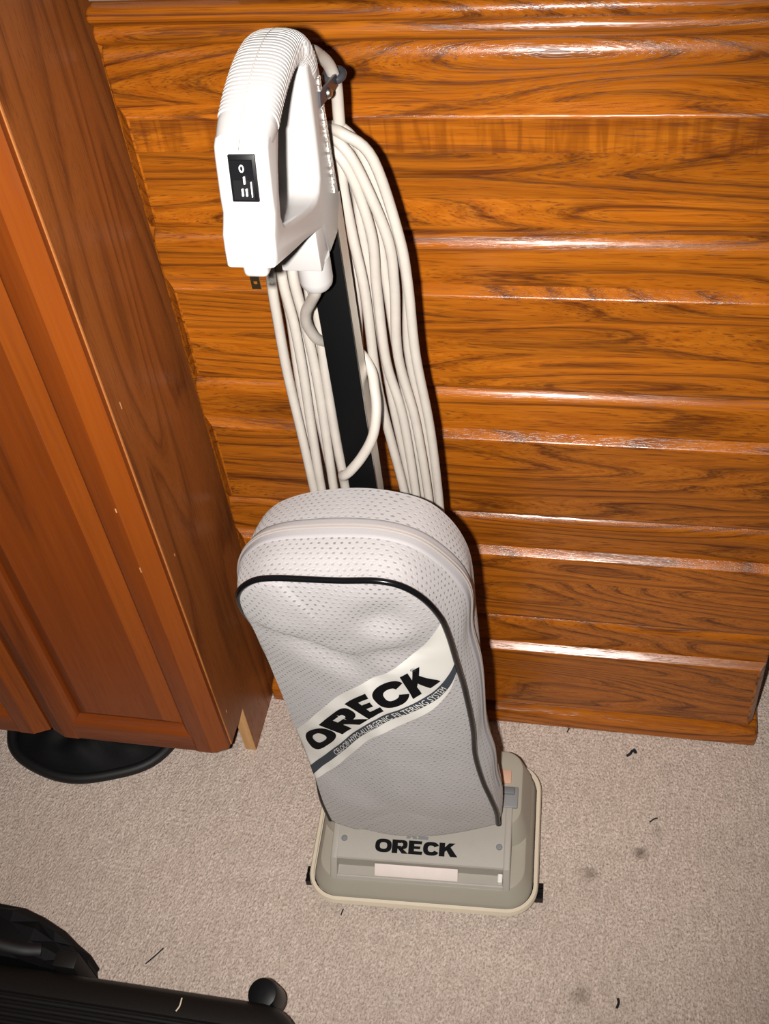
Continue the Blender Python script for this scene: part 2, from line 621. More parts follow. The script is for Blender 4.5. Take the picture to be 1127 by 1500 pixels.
# ------------------------------------------------------------------ tall cabinet at the left
cab = thing('cabinet', 'dark red-brown wooden cabinet with paneled doors standing left of the dresser', 'cabinet', (-.79, .98, 0))
CX = -.503
# side board with toe-kick notch
prof = [(.862, 0.0005), (1.42, 0.0005), (1.42, 1.62), (.801, 1.62), (.801, .115), (.862, .115)]
prism_x('side_panel', prof, CX-.018, CX, OAK_SIDE, cab, 0)
prism_x('side_panel', prof, -1.275, -1.257, OAK_SIDE, cab, 0)
box('raw_front_edge', CX-.0175, CX-.0005, .8605, .8618, .001, .114, RAW, cab, label='raw pale edge of the side board')
box('edge_strip', CX-.0045, CX+.0004, .7995, .8018, .116, 1.619, EDGE, cab, label='worn pale wooden strip on the front corner')
box('bottom_board', -1.257, CX-.018, .801, 1.41, .115, .133, OAK_SIDE, cab)
box('top_board', -1.257, CX-.018, .801, 1.41, 1.602, 1.62, OAK_SIDE, cab)
box('back_panel', -1.257, CX-.018, 1.41, 1.42, .0005, 1.602, OAK_SIDE, cab)
box('toe_board', -1.257, CX-.018, .98, .992, .0005, .115, OAK_SIDE, cab)


def door(x0, x1, z0, z1):
    yf = .7815
    sw = .055
    d = thing_part = None
    bm = bmesh.new()
    # stiles and rails: flat face, sloped outer edge, rounded inner bead
    def stile(xa, xb, inner):      # outer edge at xa, inner edge at xb
        s = 1 if xb > xa else -1
        pr = [(xa, .7995), (xa, yf+.0105), (xa+s*.0225, yf), (xb-s*.012, yf), (xb-s*.006, yf+.002), (xb-s*.001, yf+.007), (xb, yf+.010), (xb, .7995)]
        bmm = bmesh.new()
        a = [bmm.verts.new((x, y, z0)) for x, y in pr]
        b = [bmm.verts.new((x, y, z1)) for x, y in pr]
        n = len(pr)
        for k in range(n):
            bmm.faces.new((a[k], a[(k+1) % n], b[(k+1) % n], b[k]))
        bmm.faces.new(a[::-1]); bmm.faces.new(b)
        bmm.faces.ensure_lookup_table()
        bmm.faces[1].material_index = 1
        return bmm
    first = from_bm('door', stile(x1, x1-sw, 1), OAK_DOOR, cab, 20)
    first.data.materials.append(OAK_LIT)  # right outer slope painted lighter, as if catching the flash
    lst = from_bm('stile', stile(x0, x0+sw, 1), OAK_DOOR, first, 20)
    lst.data.materials.append(OAK_DOOR)
    rail = lambda za, zb: [(.7995, za), (yf+.0015, za), (yf, za+(.002 if zb > za else -.002)), (yf, zb-(.010 if zb > za else -.010)), (yf+.002, zb-(.006 if zb > za else -.006)), (yf+.007, zb-(.001 if zb > za else -.001)), (yf+.010, zb), (.7995, zb)]
    prism_x('rail', rail(z0, z0+.048), x0+sw-.010, x1-sw+.010, OAK_RAIL, first, 0, smooth=20)
    prism_x('rail', rail(z1, z1-.05), x0+sw-.010, x1-sw+.010, OAK_RAIL, first, 0, smooth=20)
    # raised panel
    ix0, ix1, iz0, iz1 = x0+sw-.004, x1-sw+.004, z0+.046, z1-.048
    bw = .027
    vs = [(ix0, yf+.0155, iz0), (ix1, yf+.0155, iz0), (ix1, yf+.0155, iz1), (ix0, yf+.0155, iz1),
          (ix0+bw, yf+.0015, iz0+bw), (ix1-bw, yf+.0015, iz0+bw), (ix1-bw, yf+.0015, iz1-bw), (ix0+bw, yf+.0015, iz1-bw),
          (ix0, yf+.0165, iz0), (ix1, yf+.0165, iz0), (ix1, yf+.0165, iz1), (ix0, yf+.0165, iz1)]
    dp = mesh('door_panel', vs, [(0, 1, 5, 4), (1, 2, 6, 5), (2, 3, 7, 6), (3, 0, 4, 7), (4, 5, 6, 7), (0, 8, 9, 1), (1, 9, 10, 2), (2, 10, 11, 3), (3, 11, 8, 0), (8, 11, 10, 9)], OAK_DOOR, first, 5)
    dp.data.materials.append(OAK_LIT)
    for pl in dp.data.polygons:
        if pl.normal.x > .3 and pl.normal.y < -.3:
            pl.material_index = 1  # bevel turned to the flash gets the painted-lit wood


for k, (y, z, l) in enumerate(((.8216, .7408, .0045), (.8242, .4997, .002), (.8166, .1743, .0026))):
    box('wood_chip', CX-.0004, CX+.0003, y-.0007, y+.0007, z-l, z+l, RAW, cab, 0)
for k, (x, z, l) in enumerate(((-.5268, .5195, .004), (-.5285, .6206, .003))):
    box('wood_chip', x-.0007, x+.0007, .7811, .7822, z-l, z+l, RAW, cab, 0)
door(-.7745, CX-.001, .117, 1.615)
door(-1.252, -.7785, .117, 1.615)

# ------------------------------------------------------------------ vacuum cleaner
VX = -.2175
vac = thing('upright_vacuum', 'white and grey upright vacuum cleaner with cloth bag standing on the carpet', 'vacuum cleaner', (VX, .75, 0))
BASE = Matrix.Translation((VX, .75, 0)) @ Matrix.Rotation(R(3.0), 4, 'Z')


def ring(x0, x1, y0, y1, r, z):
    return [(x, y, z) for x, y in rrect(x0, x1, y0, y1, r)]


# lower housing
hl = stack('lower_housing', [ring(-.146, .146, -.105, .100, .034, .012),
                        ring(-.149, .149, -.109, .104, .036, .030),
                        ring(-.1405, .1405, -.0985, .097, .034, .0535),
                        ring(-.1385, .1385, -.0962, .095, .033, .0565),
                        ring(-.1345, .1345, -.0925, .092, .031, .0578),
                        ring(-.120, .120, -.078, .080, .022, .0580)], HOUSE, vac, 24, mtx=BASE)
# raised motor housing at the rear
stack('motor_housing', [ring(-.143, .143, -.0375, .101, .030, .050),
                        ring(-.1400, .1400, -.0350, .099, .030, .0600),
                        ring(-.1325, .1325, -.0235, .0940, .028, .0890),
                        ring(-.1310, .1310, -.0215, .0925, .027, .0915),
                        ring(-.1280, .1280, -.0180, .0900, .026, .0926),
                        ring(-.110, .110, -.004, .075, .020, .0928)], HOUSE, vac, 24, mtx=BASE)
# bumper band round the housing
bmp = [BASE @ Vector((x, y, .0255)) for x, y in rrect(-.1505, .1505, -.1105, .1055, .037, 10)]
bm = bmesh.new()
n = len(bmp)
sec = [(.0, -.0055), (.0042, -.005), (.0058, -.002), (.0046, .0005), (.0062, .003), (.0045, .0065), (.0, .007)]
rg = []
for i, p in enumerate(bmp):
    tn = (bmp[(i+1) % n]-bmp[i-1]).normalized()
    nr = Vector((tn.y, -tn.x, 0))
    rg.append([bm.verts.new(p+nr*a+Vector((0, 0, b))) for a, b in sec])
for i in range(n):
    A, B = rg[i], rg[(i+1) % n]
    for k in range(len(sec)-1):
        bm.faces.new((A[k], A[k+1], B[k+1], B[k]))
from_bm('bumper', bm, BUMPER, vac, 40)
# nozzle cover with window slot
full = [(-.0965, .056), (-.0935, .0605), (-.0800, .0750), (-.0775, .0782), (-.020, .0935), (.010, .095), (.010, .056)]
slot = [(-.0965, .056), (-.0935, .0595), (-.0915, .0600), (-.0905, .0585), (-.0775, .0595), (-.0770, .0770), (-.0755, .0788), (-.020, .0935), (.010, .095), (.010, .056)]
nc = prism_x('nozzle_cover', slot, -.112, .111, HOUSE2, vac, 0, mtx=BASE)
prism_x('cover_cheek', full, .1105, .120, HOUSE2, nc, .002, mtx=BASE)
prism_x('cover_cheek', full, -.121, -.1115, HOUSE2, nc, .002, mtx=BASE)
bm = bmesh.new()
bm_box(bm, .104, .1102, -.0905, -.0785, .0585, .069, .001, 1, BASE)
from_bm('bright_end_block', bm, INKWHITE, nc, label='white block at the end of the slot')
prism_x('window_lens', [(-.0895, .0590), (-.0885, .0612), (-.0785, .0720), (-.0775, .0705), (-.0775, .0592)], -.061, .051, LENS, nc, .0008, 2, mtx=BASE, label='clear lens strip in the nozzle slot')


def on_panel(lx, ly, lift=.0006):
    z = .0788+(ly+.0755)/(.0555)*(.0935-.0788)
    return BASE @ Vector((lx, ly, z+lift))


for lx, ly in ((-.1045, -.051), (.1045, -.049)):
    p = on_panel(lx, ly, -.002)
    nrm = BASE.to_3x3() @ Vector((0, -.256, .967))
    lathe('screw', p, [(.0042, 0), (.0042, .0022), (.0036, .0030), (.0008, .0031)], GREY, nc, 16, nrm)

# ---- lettering shapes: heavy extended capitals drawn in a unit-high box
def ringseg(cx, cy, ro, ri, a0, a1, n=22, p=2.6):
    def se(rx, ry, a):
        c, s = math.cos(a), math.sin(a)
        return (cx+rx*math.copysign(abs(c)**(2/p), c), cy+ry*math.copysign(abs(s)**(2/p), s))
    out = []
    for k in range(n):
        u, v = R(a0+(a1-a0)*k/n), R(a0+(a1-a0)*(k+1)/n)
        out.append([se(*ro, u), se(*ro, v), se(*ri, v), se(*ri, u)])
    return out


def glyph(ch):
    if ch == 'O':
        return ringseg(.68, .5, (.68, .5), (.30, .24), 0, 360, 36), 1.36
    if ch == 'R':
        q = [[(0, 0), (.46, 0), (.46, 1), (0, 1)]]
        q += [[(.46, 1), (.46, .76), (.74, .76), (.82, 1)], [(.46, .56), (.46, .34), (.78, .32), (.74, .56)]]
        q += ringseg(.80, .66, (.46, .34), (.09, .10), -95, 95, 14)
        q += [[(.46, .36), (.88, .36), (1.36, 0), (.84, 0)]]
        return q, 1.32
    if ch == 'E':
        return [[(0, 0), (.46, 0), (.46, 1), (0, 1)], [(.46, .77), (1.06, .77), (1.10, 1), (.46, 1)],
                [(.46, .40), (.94, .40), (.97, .61), (.46, .61)], [(.46, 0), (1.12, 0), (1.16, .24), (.46, .24)]], 1.16
    if ch == 'C':
        return ringseg(.66, .5, (.66, .5), (.27, .23), 24, 336, 34), 1.28
    if ch == 'K':
        return [[(0, 0), (.46, 0), (.46, 1), (0, 1)], [(.46, .34), (1.30, 1), (.80, 1), (.46, .68)], [(.58, .48), (.90, .72), (1.52, 0), (.92, 0)]], 1.45
    if ch == 'X':
        return [[(0, 0), (.42, 0), (1.16, 1), (.74, 1)], [(.74, 0), (1.20, 0), (.46, 1), (0, 1)]], 1.2
    if ch == 'L':
        return [[(0, 0), (.42, 0), (.42, 1), (0, 1)], [(.42, 0), (1.0, 0), (1.0, .26), (.42, .26)]], 1.0


def lettering(name, text, fn, mat, parent, gap=.07, div=3):
    """one mesh per character; fn maps (u, v) in letter heights to a point"""
    x = 0
    for ch in text:
        quads, wd = glyph(ch)
        vs, fs = [], []
        for q in quads:
            for a in range(div):
                for b in range(div):
                    def P(s, t):
                        e = [q[0][j]*(1-s)+q[1][j]*s for j in (0, 1)]
                        f = [q[3][j]*(1-s)+q[2][j]*s for j in (0, 1)]
                        return fn(x+e[0]*(1-t)+f[0]*t, e[1]*(1-t)+f[1]*t)
                    k = len(vs)
                    vs += [P(a/div, b/div), P((a+1)/div, b/div), P((a+1)/div, (b+1)/div), P(a/div, (b+1)/div)]
                    fs.append((k, k+1, k+2, k+3))
        me = bpy.data.meshes.new(name)
        me.from_pydata([tuple(v) for v in vs], [], fs)
        me.materials.append(mat)
        o = bpy.data.objects.new(name, me)
        COL.objects.link(o)
        attach(o, parent)
        x += wd+gap


LH = .0165
lettering('logo_letter', 'ORECK', lambda u, v: on_panel(-.0615+u*LH, -.0665+v*LH*1.05, .0004), INKBLACK, nc, .03)
lettering('model_letter', 'XL', lambda u, v: on_panel(-.021+u*.0135, -.0470+v*.016, .0004), GREY, nc, .05)
# pedal and catch on the motor housing
bm = bmesh.new()
bm_box(bm, .0965, .1265, .004, .036, .0905, .0965, .002, 2, BASE)
pd = from_bm('pedal', bm, LATCHM, vac)
bm = bmesh.new()
bm_box(bm, .098, .122, .0225, .0335, .0955, .1000, .002, 2, BASE)
from_bm('pedal_ridge', bm, GREY, pd)
bm = bmesh.new()
bm_box(bm, .094, .116, .041, .062, .0905, .0955, .0015, 2, BASE)
from_bm('copper_catch', bm, LINTGOLD, vac)
# edge brushes poking out at both sides
for sx in (-1, 1):
    bm = bmesh.new()
    for k in range(9):
        y = -.086+k*.0026
        bm_box(bm, min(sx*.140, sx*.163), max(sx*.140, sx*.163), y, y+.0021, .006+.001*(k % 2), .0185-.001*(k % 3), 0, 1, BASE)
    from_bm('edge_brush', bm, BLACK, vac, None)
bm = bmesh.new()
bm_box(bm, -.125, .125, -.085, .085, .004, .0135, .004, 2, BASE)
from_bm('sole_plate', bm, BLACK, vac)
for lx in (-.11, .11):
    p = BASE @ Vector((lx, .07, .0145))
    lathe('wheel', p-Vector((.008, 0, 0)), [(.010, 0), (.0145, .001), (.0145, .015), (.010, .016)], BLACK, vac, 20, (1, 0, 0))

# ---- cloth bag
fpts = [(-.338, .110), (-.341, .16), (-.343, .23), (-.347, .31), (-.351, .41), (-.354, .50), (-.3545, .57), (-.353, .622), (-.345, .657), (-.326, .681), (-.303, .690),
        (-.27, .692), (-.236, .694), (-.203, .698), (-.180, .691), (-.162, .669), (-.150, .635), (-.145, .597), (-.141, .529), (-.136, .45), (-.133, .38), (-.1335, .315), (-.127, .25), (-.119, .205), (-.113, .165), (-.112, .130)]
bpts = [(-.350, .096), (-.354, .16), (-.357, .23), (-.361, .31), (-.365, .42), (-.368, .51), (-.3685, .567), (-.367, .600), (-.358, .632), (-.338, .659), (-.313, .676),
        (-.283, .687), (-.247, .694), (-.212, .693), (-.178, .683), (-.157, .663), (-.142, .634), (-.134, .597), (-.132, .53), (-.131, .455), (-.131, .38), (-.128, .31), (-.122, .25), (-.117, .205), (-.114, .16), (-.113, .105)]
NS = 6
fo = catmull([(x, 0, z) for x, z in fpts], NS)
bo = catmull([(x, 0, z) for x, z in bpts], NS)


def interp(x, xs, ys):
    if x <= xs[0]:
        return ys[0]
    for i in range(1, len(xs)):
        if x <= xs[i]:
            t = (x-xs[i-1])/(xs[i]-xs[i-1])
            return ys[i-1]*(1-t)+ys[i]*t
    return ys[-1]


def smooth_interp(x, xs, ys):
    if x <= xs[0]:
        return ys[0]
    for i in range(1, len(xs)):
        if x <= xs[i]:
            t = (x-xs[i-1])/(xs[i]-xs[i-1])
            t = t*t*(3-2*t)
            return ys[i-1]*(1-t)+ys[i]*t
    return ys[-1]


def yfront(x, z):
    y = interp(z, [.10, .20, .35, .48, .58, .65, .70], [.712, .706, .700, .689, .672, .658, .648])
    return y+(x+.236)*.055*interp(z, [.1, .4, .7], [1, .6, .2])


for p in fo:
    p.y = yfront(p.x, p.z)
    if p.x < -.30:
        k_ = smooth_interp(p.z, [.16, .30, .46, .66], [0, 1, 1, 0])
        p.y += .026*k_
        p.x += .003*k_
for i, p in enumerate(bo):
    p.y = .768
N = len(fo)
# bottom hem, left to right reversed, closes both outlines
hemN = 26
def hem(a, b, dip, fwd):
    return [a.lerp(b, k/hemN)+Vector((0, -fwd*math.sin(math.pi*k/hemN), -dip*math.sin(math.pi*k/hemN))) for k in range(1, hemN)]
fh = hem(fo[-1], fo[0], .004, .020)
bh = hem(bo[-1], bo[0], .0, .0)
FO, BO = fo+fh, bo+bh
NT_ = len(FO)


def wr(x, z):
    """soft folds of the front cloth, positive = towards the room"""
    def gs(px, pz, sx, sz, rot=0):
        c, s = math.cos(R(rot)), math.sin(R(rot))
        dx, dz = x-px, z-pz
        u, v = dx*c+dz*s, -dx*s+dz*c
        return math.exp(-(u/sx)**2-(v/sz)**2)
    h = -.016*gs(-.285, .555, .055, .020, -33)
    h += .008*gs(-.300, .605, .060, .030, -25)
    h += -.007*gs(-.210, .640, .030, .018, 40)
    h += -.008*gs(-.215, .560, .050, .016, 25)
    h += .007*gs(-.200, .600, .040, .020, 30)
    h += -.004*gs(-.25, .20, .02, .05, 10)+.003*gs(-.18, .22, .02, .06, -8)
    h += .0012*math.sin(x*70+z*30)*math.sin(z*55-x*20)
    return h


RINGS = 22
verts, uvs, faces = [], [], []
def medial(p):
    xc = interp(p.z, [.1, .7], [-.222, -.245])
    return Vector((xc, 0, min(max(p.z, .20), .60)))
for k in range(RINGS+1):
    t = k/RINGS
    for p in FO:
        m = medial(p)
        x = p.x*(1-t)+m.x*t
        z = p.z*(1-t)+m.z*t
        e = 1-(1-t)**2
        inf = interp(z, [.1, .2, .35, .5, .62, .70], [.016, .026, .028, .022, .014, .008])
        base = p.y*(1-t)+yfront(x, z)*t
        y = base-inf*(e**(.42 if p.x < -.30 else .75))-wr(x, z)*min(1, t*3.0)
        if p.x < -.30:
            x -= .018*smooth_interp(p.z, [.16, .30, .46, .66], [0, 1, 1, 0])*(1-(1-min(1, t/.10))**2)*max(0, 1-max(0, t-.10)/.55)
        verts.append((x, y, z)); uvs.append((x, z))
for k in range(RINGS):
    for i in range(NT_):
        j = (i+1) % NT_
        faces.append((k*NT_+i, k*NT_+j, (k+1)*NT_+j, (k+1)*NT_+i))
# gusset: from the piped edge back to the pole side
arc_len = [0]
for i in range(1, N):
    arc_len.append(arc_len[-1]+(FO[i]-FO[i-1]).length)
GR = 12
g0 = len(verts)
cen = Vector((-.24, 0, .40))
for k in range(GR+1):
    t = k/GR
    for i in range(N):
        p = FO[i].lerp(BO[i], t)
        i0, i1 = max(i-1, 0), min(i+1, N-1)
        tn = (FO[i1]-FO[i0]); tn.y = 0; tn.normalize()
        nr = Vector((-tn.z, 0, tn.x))
        bul = .007*math.sin(math.pi*t)*(1 if p.z > .2 else max(0, (p.z-.1)/.1))
        bul += .0035*math.sin(arc_len[i]*38+t*3)*math.sin(math.pi*t)*(.6+.4*math.sin(arc_len[i]*17))
        if k < 3:
            bul -= .0015*(1 if k == 1 else 0)
        q = p+nr*bul
        verts.append(tuple(q)); uvs.append((arc_len[i], .3+p.y))
for k in range(GR):
    for i in range(N-1):
        faces.append((g0+k*N+i, g0+k*N+i+1, g0+(k+1)*N+i+1, g0+(k+1)*N+i))
# back and underside
b0 = len(verts)
for i in range(N):
    verts.append(tuple(BO[i])); uvs.append((BO[i].x, BO[i].z))
faces.append(tuple(b0+i for i in range(N)))
me = bpy.data.meshes.new('dust_bag')
me.from_pydata(verts, [], faces)
uvl = me.uv_layers.new(name='cloth')
for lp in me.loops:
    uvl.data[lp.index].uv = uvs[lp.vertex_index]
bm = bmesh.new(); bm.from_mesh(me)
bm.verts.ensure_lookup_table()
mid_v = [bm.verts[k] for k in range(RINGS*NT_, (RINGS+1)*NT_)]
# stitch the two halves of the front cloth along its middle
left = mid_v[:N//2]
bmesh.ops.remove_doubles(bm, verts=mid_v, dist=.0035)
bmesh.ops.recalc_face_normals(bm, faces=bm.faces); bm.to_mesh(me); bm.free()
finish(me, BAG, 60)
bag = bpy.data.objects.new('dust_bag', me)
COL.objects.link(bag)
attach(bag, vac)
bag['label'] = 'grey perforated cloth dust bag'
tube('piping', [p+Vector((0, -.001, 0)) for p in fo], .0032, PIPING, bag, 10, label='black vinyl piping')
# zip along the gusset: tape and tooth row
def gpoint(i, t, lift):
    p = FO[i].lerp(BO[i], t)
    i0, i1 = max(i-1, 0), min(i+1, N-1)
    tn = (FO[i1]-FO[i0]); tn.y = 0; tn.normalize()
    nr = Vector((-tn.z, 0, tn.x))
    bul = .007*math.sin(math.pi*t)*(1 if p.z > .2 else max(0, (p.z-.1)/.1)) + .0035*math.sin(arc_len[i]*38+t*3)*math.sin(math.pi*t)*(.6+.4*math.sin(arc_len[i]*17))
    return p+nr*(bul+lift)
lo, hi = int(N*.06), int(N*.94)
vs, fs = [], []
ts = [.385, .395, .42, .45, .48, .51, .54, .57, .595, .605]
lf = [-.0008, .0012, .0015, .0017, .0020, .0020, .0017, .0015, .0012, -.0008]
for i in range(lo, hi):
    for t, q in zip(ts, lf):
        vs.append(gpoint(i, t, q))
m_ = len(ts)
for i in range(hi-lo-1):
    for k in range(m_-1):
        fs.append((i*m_+k, i*m_+k+1, (i+1)*m_+k+1, (i+1)*m_+k))
zt = mesh('zip_tape', vs, fs, CLOTHTAPE, bag, 60)
for t in (.478, .510):
    tube('zip_teeth', [gpoint(i, t, .0026) for i in range(lo, hi)], .0013, ZIPM, zt, 6)

# label band printed across the bag front
dep = bpy.context.evaluated_depsgraph_get()
bvh = BVHTree.FromPolygons([Vector(v) for v in verts], [f for f in faces if len(f) < 10])


def on_bag(x, z, lift):
    for dx in (0, .002, .005, .009, .014, .02):
        h = bvh.ray_cast(Vector((x+dx if x < -.25 else x-dx, .3, z)), Vector((0, 1, 0)), 1.0)
        if h[0] is not None and h[0].y < .755:
            return Vector((h[0].x, h[0].y-lift, z))
    return Vector((x, yfront(x, z)-.02, z))


def path2(pts, n=200):
    """even samples along a smooth (x, z) line"""
    c = catmull([(x, z, 0) for x, z in pts], 8)
    cum = [0]
    for a, b in zip(c[:-1], c[1:]):
        cum.append(cum[-1]+(b-a).length)
    out, k = [], 0
    for i in range(n+1):
        q = cum[-1]*i/n
        while k < len(cum)-2 and cum[k+1] < q:
            k += 1
        t = (q-cum[k])/(cum[k+1]-cum[k])
        out.append(c[k].lerp(c[k+1], t))
    return out


def at(path, f):
    f = min(max(f, 0), 1)*(len(path)-1)
    k = min(int(f), len(path)-2)
    return path[k].lerp(path[k+1], f-k)


edge_l = lambda z: interp(z, [p[1] for p in fpts[:9]], [p[0] for p in fpts[:9]])
edge_r = lambda z: interp(z, [p[1] for p in fpts[:15:-1]], [p[0] for p in fpts[:15:-1]])


def clampx(x, z):
    return min(max(x, edge_l(z)-.009), edge_r(z)-.0015)


def strip(name, lo_, hi_, n1, n2, lift, mat, parent, label=None):
    vs, fs = [], []
    for i in range(n1+1):
        a, b = at(lo_, i/n1), at(hi_, i/n1)
        for j in range(n2+1):
            p = a.lerp(b, j/n2)
            vs.append(on_bag(clampx(p.x, p.y), p.y, lift))
    for i in range(n1):
        for j in range(n2):
            a = i*(n2+1)+j
            fs.append((a, a+n2+1, a+n2+2, a+1))
    return mesh(name, vs, fs, mat, parent, 60, label)


band_hi = path2([(-.368, .300), (-.3464, .3391), (-.3203, .3853), (-.2918, .4344), (-.2646, .474), (-.2382, .5051), (-.2143, .5276), (-.1918, .5513), (-.1732, .5751), (-.1594, .6009), (-.150, .6218), (-.146, .640)])
band_lo = path2([(-.362, .196), (-.3249, .2491), (-.3085, .2722), (-.2857, .3116), (-.2605, .3588), (-.2404, .3902), (-.2217, .4076), (-.2005, .4229), (-.1813, .4378), (-.1664, .4526), (-.153, .4747), (-.1457, .4977), (-.1395, .530)])
stripe_hi = path2([(-.362, .222), (-.3336, .2691), (-.3011, .3233), (-.2731, .3724), (-.2474, .4137), (-.2236, .4416), (-.2046, .4535), (-.1863, .4647), (-.1696, .4799), (-.1562, .5005), (-.1467, .520), (-.1400, .541)])
stripe_lo = path2([(-.358, .212), (-.329, .2618), (-.2985, .3118), (-.2701, .3636), (-.2446, .4048), (-.2212, .4305), (-.2022, .4423), (-.1836, .454), (-.1653, .4685), (-.1529, .4877), (-.1449, .5085), (-.1392, .534)])
lab = strip('label_band', band_lo, band_hi, 110, 30, .0008, INKWHITE, bag, 'white vinyl label band with black lettering')
strip('label_stripe', [p+Vector((.0006, -.0010, 0)) for p in stripe_lo], [p+Vector((-.0006, .0012, 0)) for p in stripe_hi], 100, 4, .0018, INKSLATE, lab)
# top and foot lines of the big lettering, knots at the letter joints
UK = [0, 1.375, 2.725, 3.915, 5.225, 6.69]
LT = [(-.3426, .329), (-.3124, .3764), (-.2704, .4454), (-.2383, .4873), (-.1991, .5242), (-.1750, .5430)]
LB = [(-.3282, .2953), (-.2835, .3705), (-.2434, .4283), (-.2223, .4529), (-.1905, .4723), (-.1587, .5060)]
LTc = catmull([(x, z, 0) for x, z in LT], 12)
LBc = catmull([(x, z, 0) for x, z in LB], 12)


def bag_letter(u, v):
    k = 0
    while k < 4 and u > UK[k+1]:
        k += 1
    f = (k+(u-UK[k])/(UK[k+1]-UK[k]))/5
    a, b = at(LBc, f), at(LTc, f)
    p = a.lerp(b, v)
    return on_bag(clampx(p.x, p.y), p.y, .0022)


lettering('logo_letter', 'ORECK', bag_letter, INKBLACK, lab, .03, 5)


def font_mesh(name, text, size, fn, mat, parent, weight=0.0):
    cu = bpy.data.curves.new(name, 'FONT')
    cu.body = text
    cu.size = size
    cu.offset = weight
    cu.resolution_u = 2
    tmp = bpy.data.objects.new(name+'_tmp', cu)
    COL.objects.link(tmp)
    dg = bpy.context.evaluated_depsgraph_get()
    m0 = bpy.data.meshes.new_from_object(tmp.evaluated_get(dg))
    bpy.data.objects.remove(tmp)
    for v in m0.vertices:
        v.co = fn(v.co.x, v.co.y)
    m0.name = name
    m0.materials.clear()
    m0.materials.append(mat)
    o = bpy.data.objects.new(name, m0)
    COL.objects.link(o)
    attach(o, parent)
    return o


def measure(text, size):
    cu = bpy.data.curves.new('m', 'FONT'); cu.body = text; cu.size = size
    o = bpy.data.objects.new('m', cu); COL.objects.link(o)
    bpy.context.view_layer.update()
    wd = o.dimensions.x
    bpy.data.objects.remove(o)
    return wd


TXT = 'CELOC\u00ae HYPO-ALLERGENIC FILTERING SYSTEM'
tw = measure(TXT, .0135)
CAPH = .0135*.73


def smooth_fit(q):
    # spread of the small line along the stripe
    return .285+q*.72-q*q*.132


def small_text(x, y):
    f = smooth_fit(x/tw)
    a, b = at(stripe_lo, f), at(stripe_hi, f)
    p = a.lerp(b, .02+y/CAPH*.96)
    return on_bag(clampx(p.x, p.y), p.y, .0026)


font_mesh('label_text', TXT, .0135, small_text, INKWHITE, lab)


def reg_mark(x, y):
    px, pz = -.184+x*.7-y*.7, .5325+x*.7+y*.7
    return on_bag(px, pz, .0026)


font_mesh('registered_mark', '\u00ae', .0085, reg_mark, INKSLATE, lab)

# ---- pole
bm = bmesh.new()
bm_box(bm, -.0145, .0145, .785, .808, .06, 1.01, .0015, 2)
pole = from_bm('pole', bm, POLEBLACK, vac)
for v in pole.data.vertices:
    v.co.x += interp(v.co.z, [.06, 1.01], [-.2400, -.2465])
bm = bmesh.new()
bm_box(bm, .0142, .0156, .7858, .8072, .10, 1.005, .0003, 1)
st = from_bm('pole_edge', bm, METAL, pole, label='bare bright metal side of the tube')
for v in st.data.vertices:
    v.co.x += interp(v.co.z, [.06, 1.01], [-.2400, -.2465])

# ---- handle
HX, HW = -.2465, .0185
outl = [(.6190, 1.0610), (.6215, 1.0725), (.6240, 1.0830), (.6290, 1.0885), (.6330, 1.0940), (.6335, 1.1000), (.6345, 1.106), (.6405, 1.131), (.6430, 1.1375), (.6480, 1.1415), (.656, 1.1425), (.668, 1.1430),
        (.678, 1.136), (.671, 1.1270), (.661, 1.1140), (.653, 1.0990), (.648, 1.0840), (.6495, 1.0770), (.655, 1.0725),
        (.673, 1.0645), (.694, 1.0555), (.715, 1.0475), (.731, 1.0435), (.741, 1.0455), (.7475, 1.0520), (.7505, 1.062), (.7535, 1.085), (.756, 1.112), (.757, 1.135),
        (.775, 1.140), (.788, 1.130), (.7920, 1.11), (.794, 1.05), (.797, 1.005), (.776, .9845), (.748, .9845), (.741, 1.0135), (.690, 1.0345), (.650, 1.0490)]
hd = prism_x('handle', outl, HX-HW, HX+HW, WHITE, vac, .0042, 4, 50, 'white plastic loop handle')
# ribbed grip
gp = catmull([(0, .650, 1.1335), (0, .668, 1.1405), (0, .690, 1.1485), (0, .714, 1.1535), (0, .738, 1.1540), (0, .758, 1.1480), (0, .772, 1.1360), (0, .778, 1.120)], 24)
L = [0]
for a, b in zip(gp[:-1], gp[1:]):
    L.append(L[-1]+(b-a).length)
NRB = 520
vs, fs = [], []
NSEC = 28
for i in range(NRB+1):
    s = L[-1]*i/NRB
    k = 0
    while k < len(L)-2 and L[k+1] < s:
        k += 1
    t = (s-L[k])/(L[k+1]-L[k])
    p = gp[k].lerp(gp[k+1], t)
    tn = (gp[min(k+1, len(gp)-1)]-gp[max(k-1, 0)]).normalized()
    nr = Vector((0, -tn.z, tn.y))
    f = i/NRB
    rib = 0.0008*(1 if math.sin(s/.0034*2*math.pi) > -.3 else -1) if .13 < f < .97 else 0
    a_, b_ = HW+.0012, .0128
    if f < .1:
        a_ = HW-.0003+(.0015)*f/.1
    for q in range(NSEC):
        an = 2*math.pi*q/NSEC
        c, s_ = math.cos(an), math.sin(an)
        ex = 2/2.7
        dx = (a_+rib)*math.copysign(abs(c)**ex, c)
        dn = (b_+rib)*math.copysign(abs(s_)**ex, s_)
        vs.append(Vector((HX+dx, p.y, p.z))+nr*dn)
for i in range(NRB):
    for q in range(NSEC):
        fs.append((i*NSEC+q, i*NSEC+(q+1) % NSEC, (i+1)*NSEC+(q+1) % NSEC, (i+1)*NSEC+q))
fs.append(tuple(range(NSEC))[::-1]); fs.append(tuple(NRB*NSEC+q for q in range(NSEC)))
grip = mesh('grip', vs, fs, WHITE, hd, 40, 'finely ribbed white grip')
sm = [Vector((HX, .6385, 1.1375)), Vector((HX, .646, 1.1464)), Vector((HX, .655, 1.1495))]
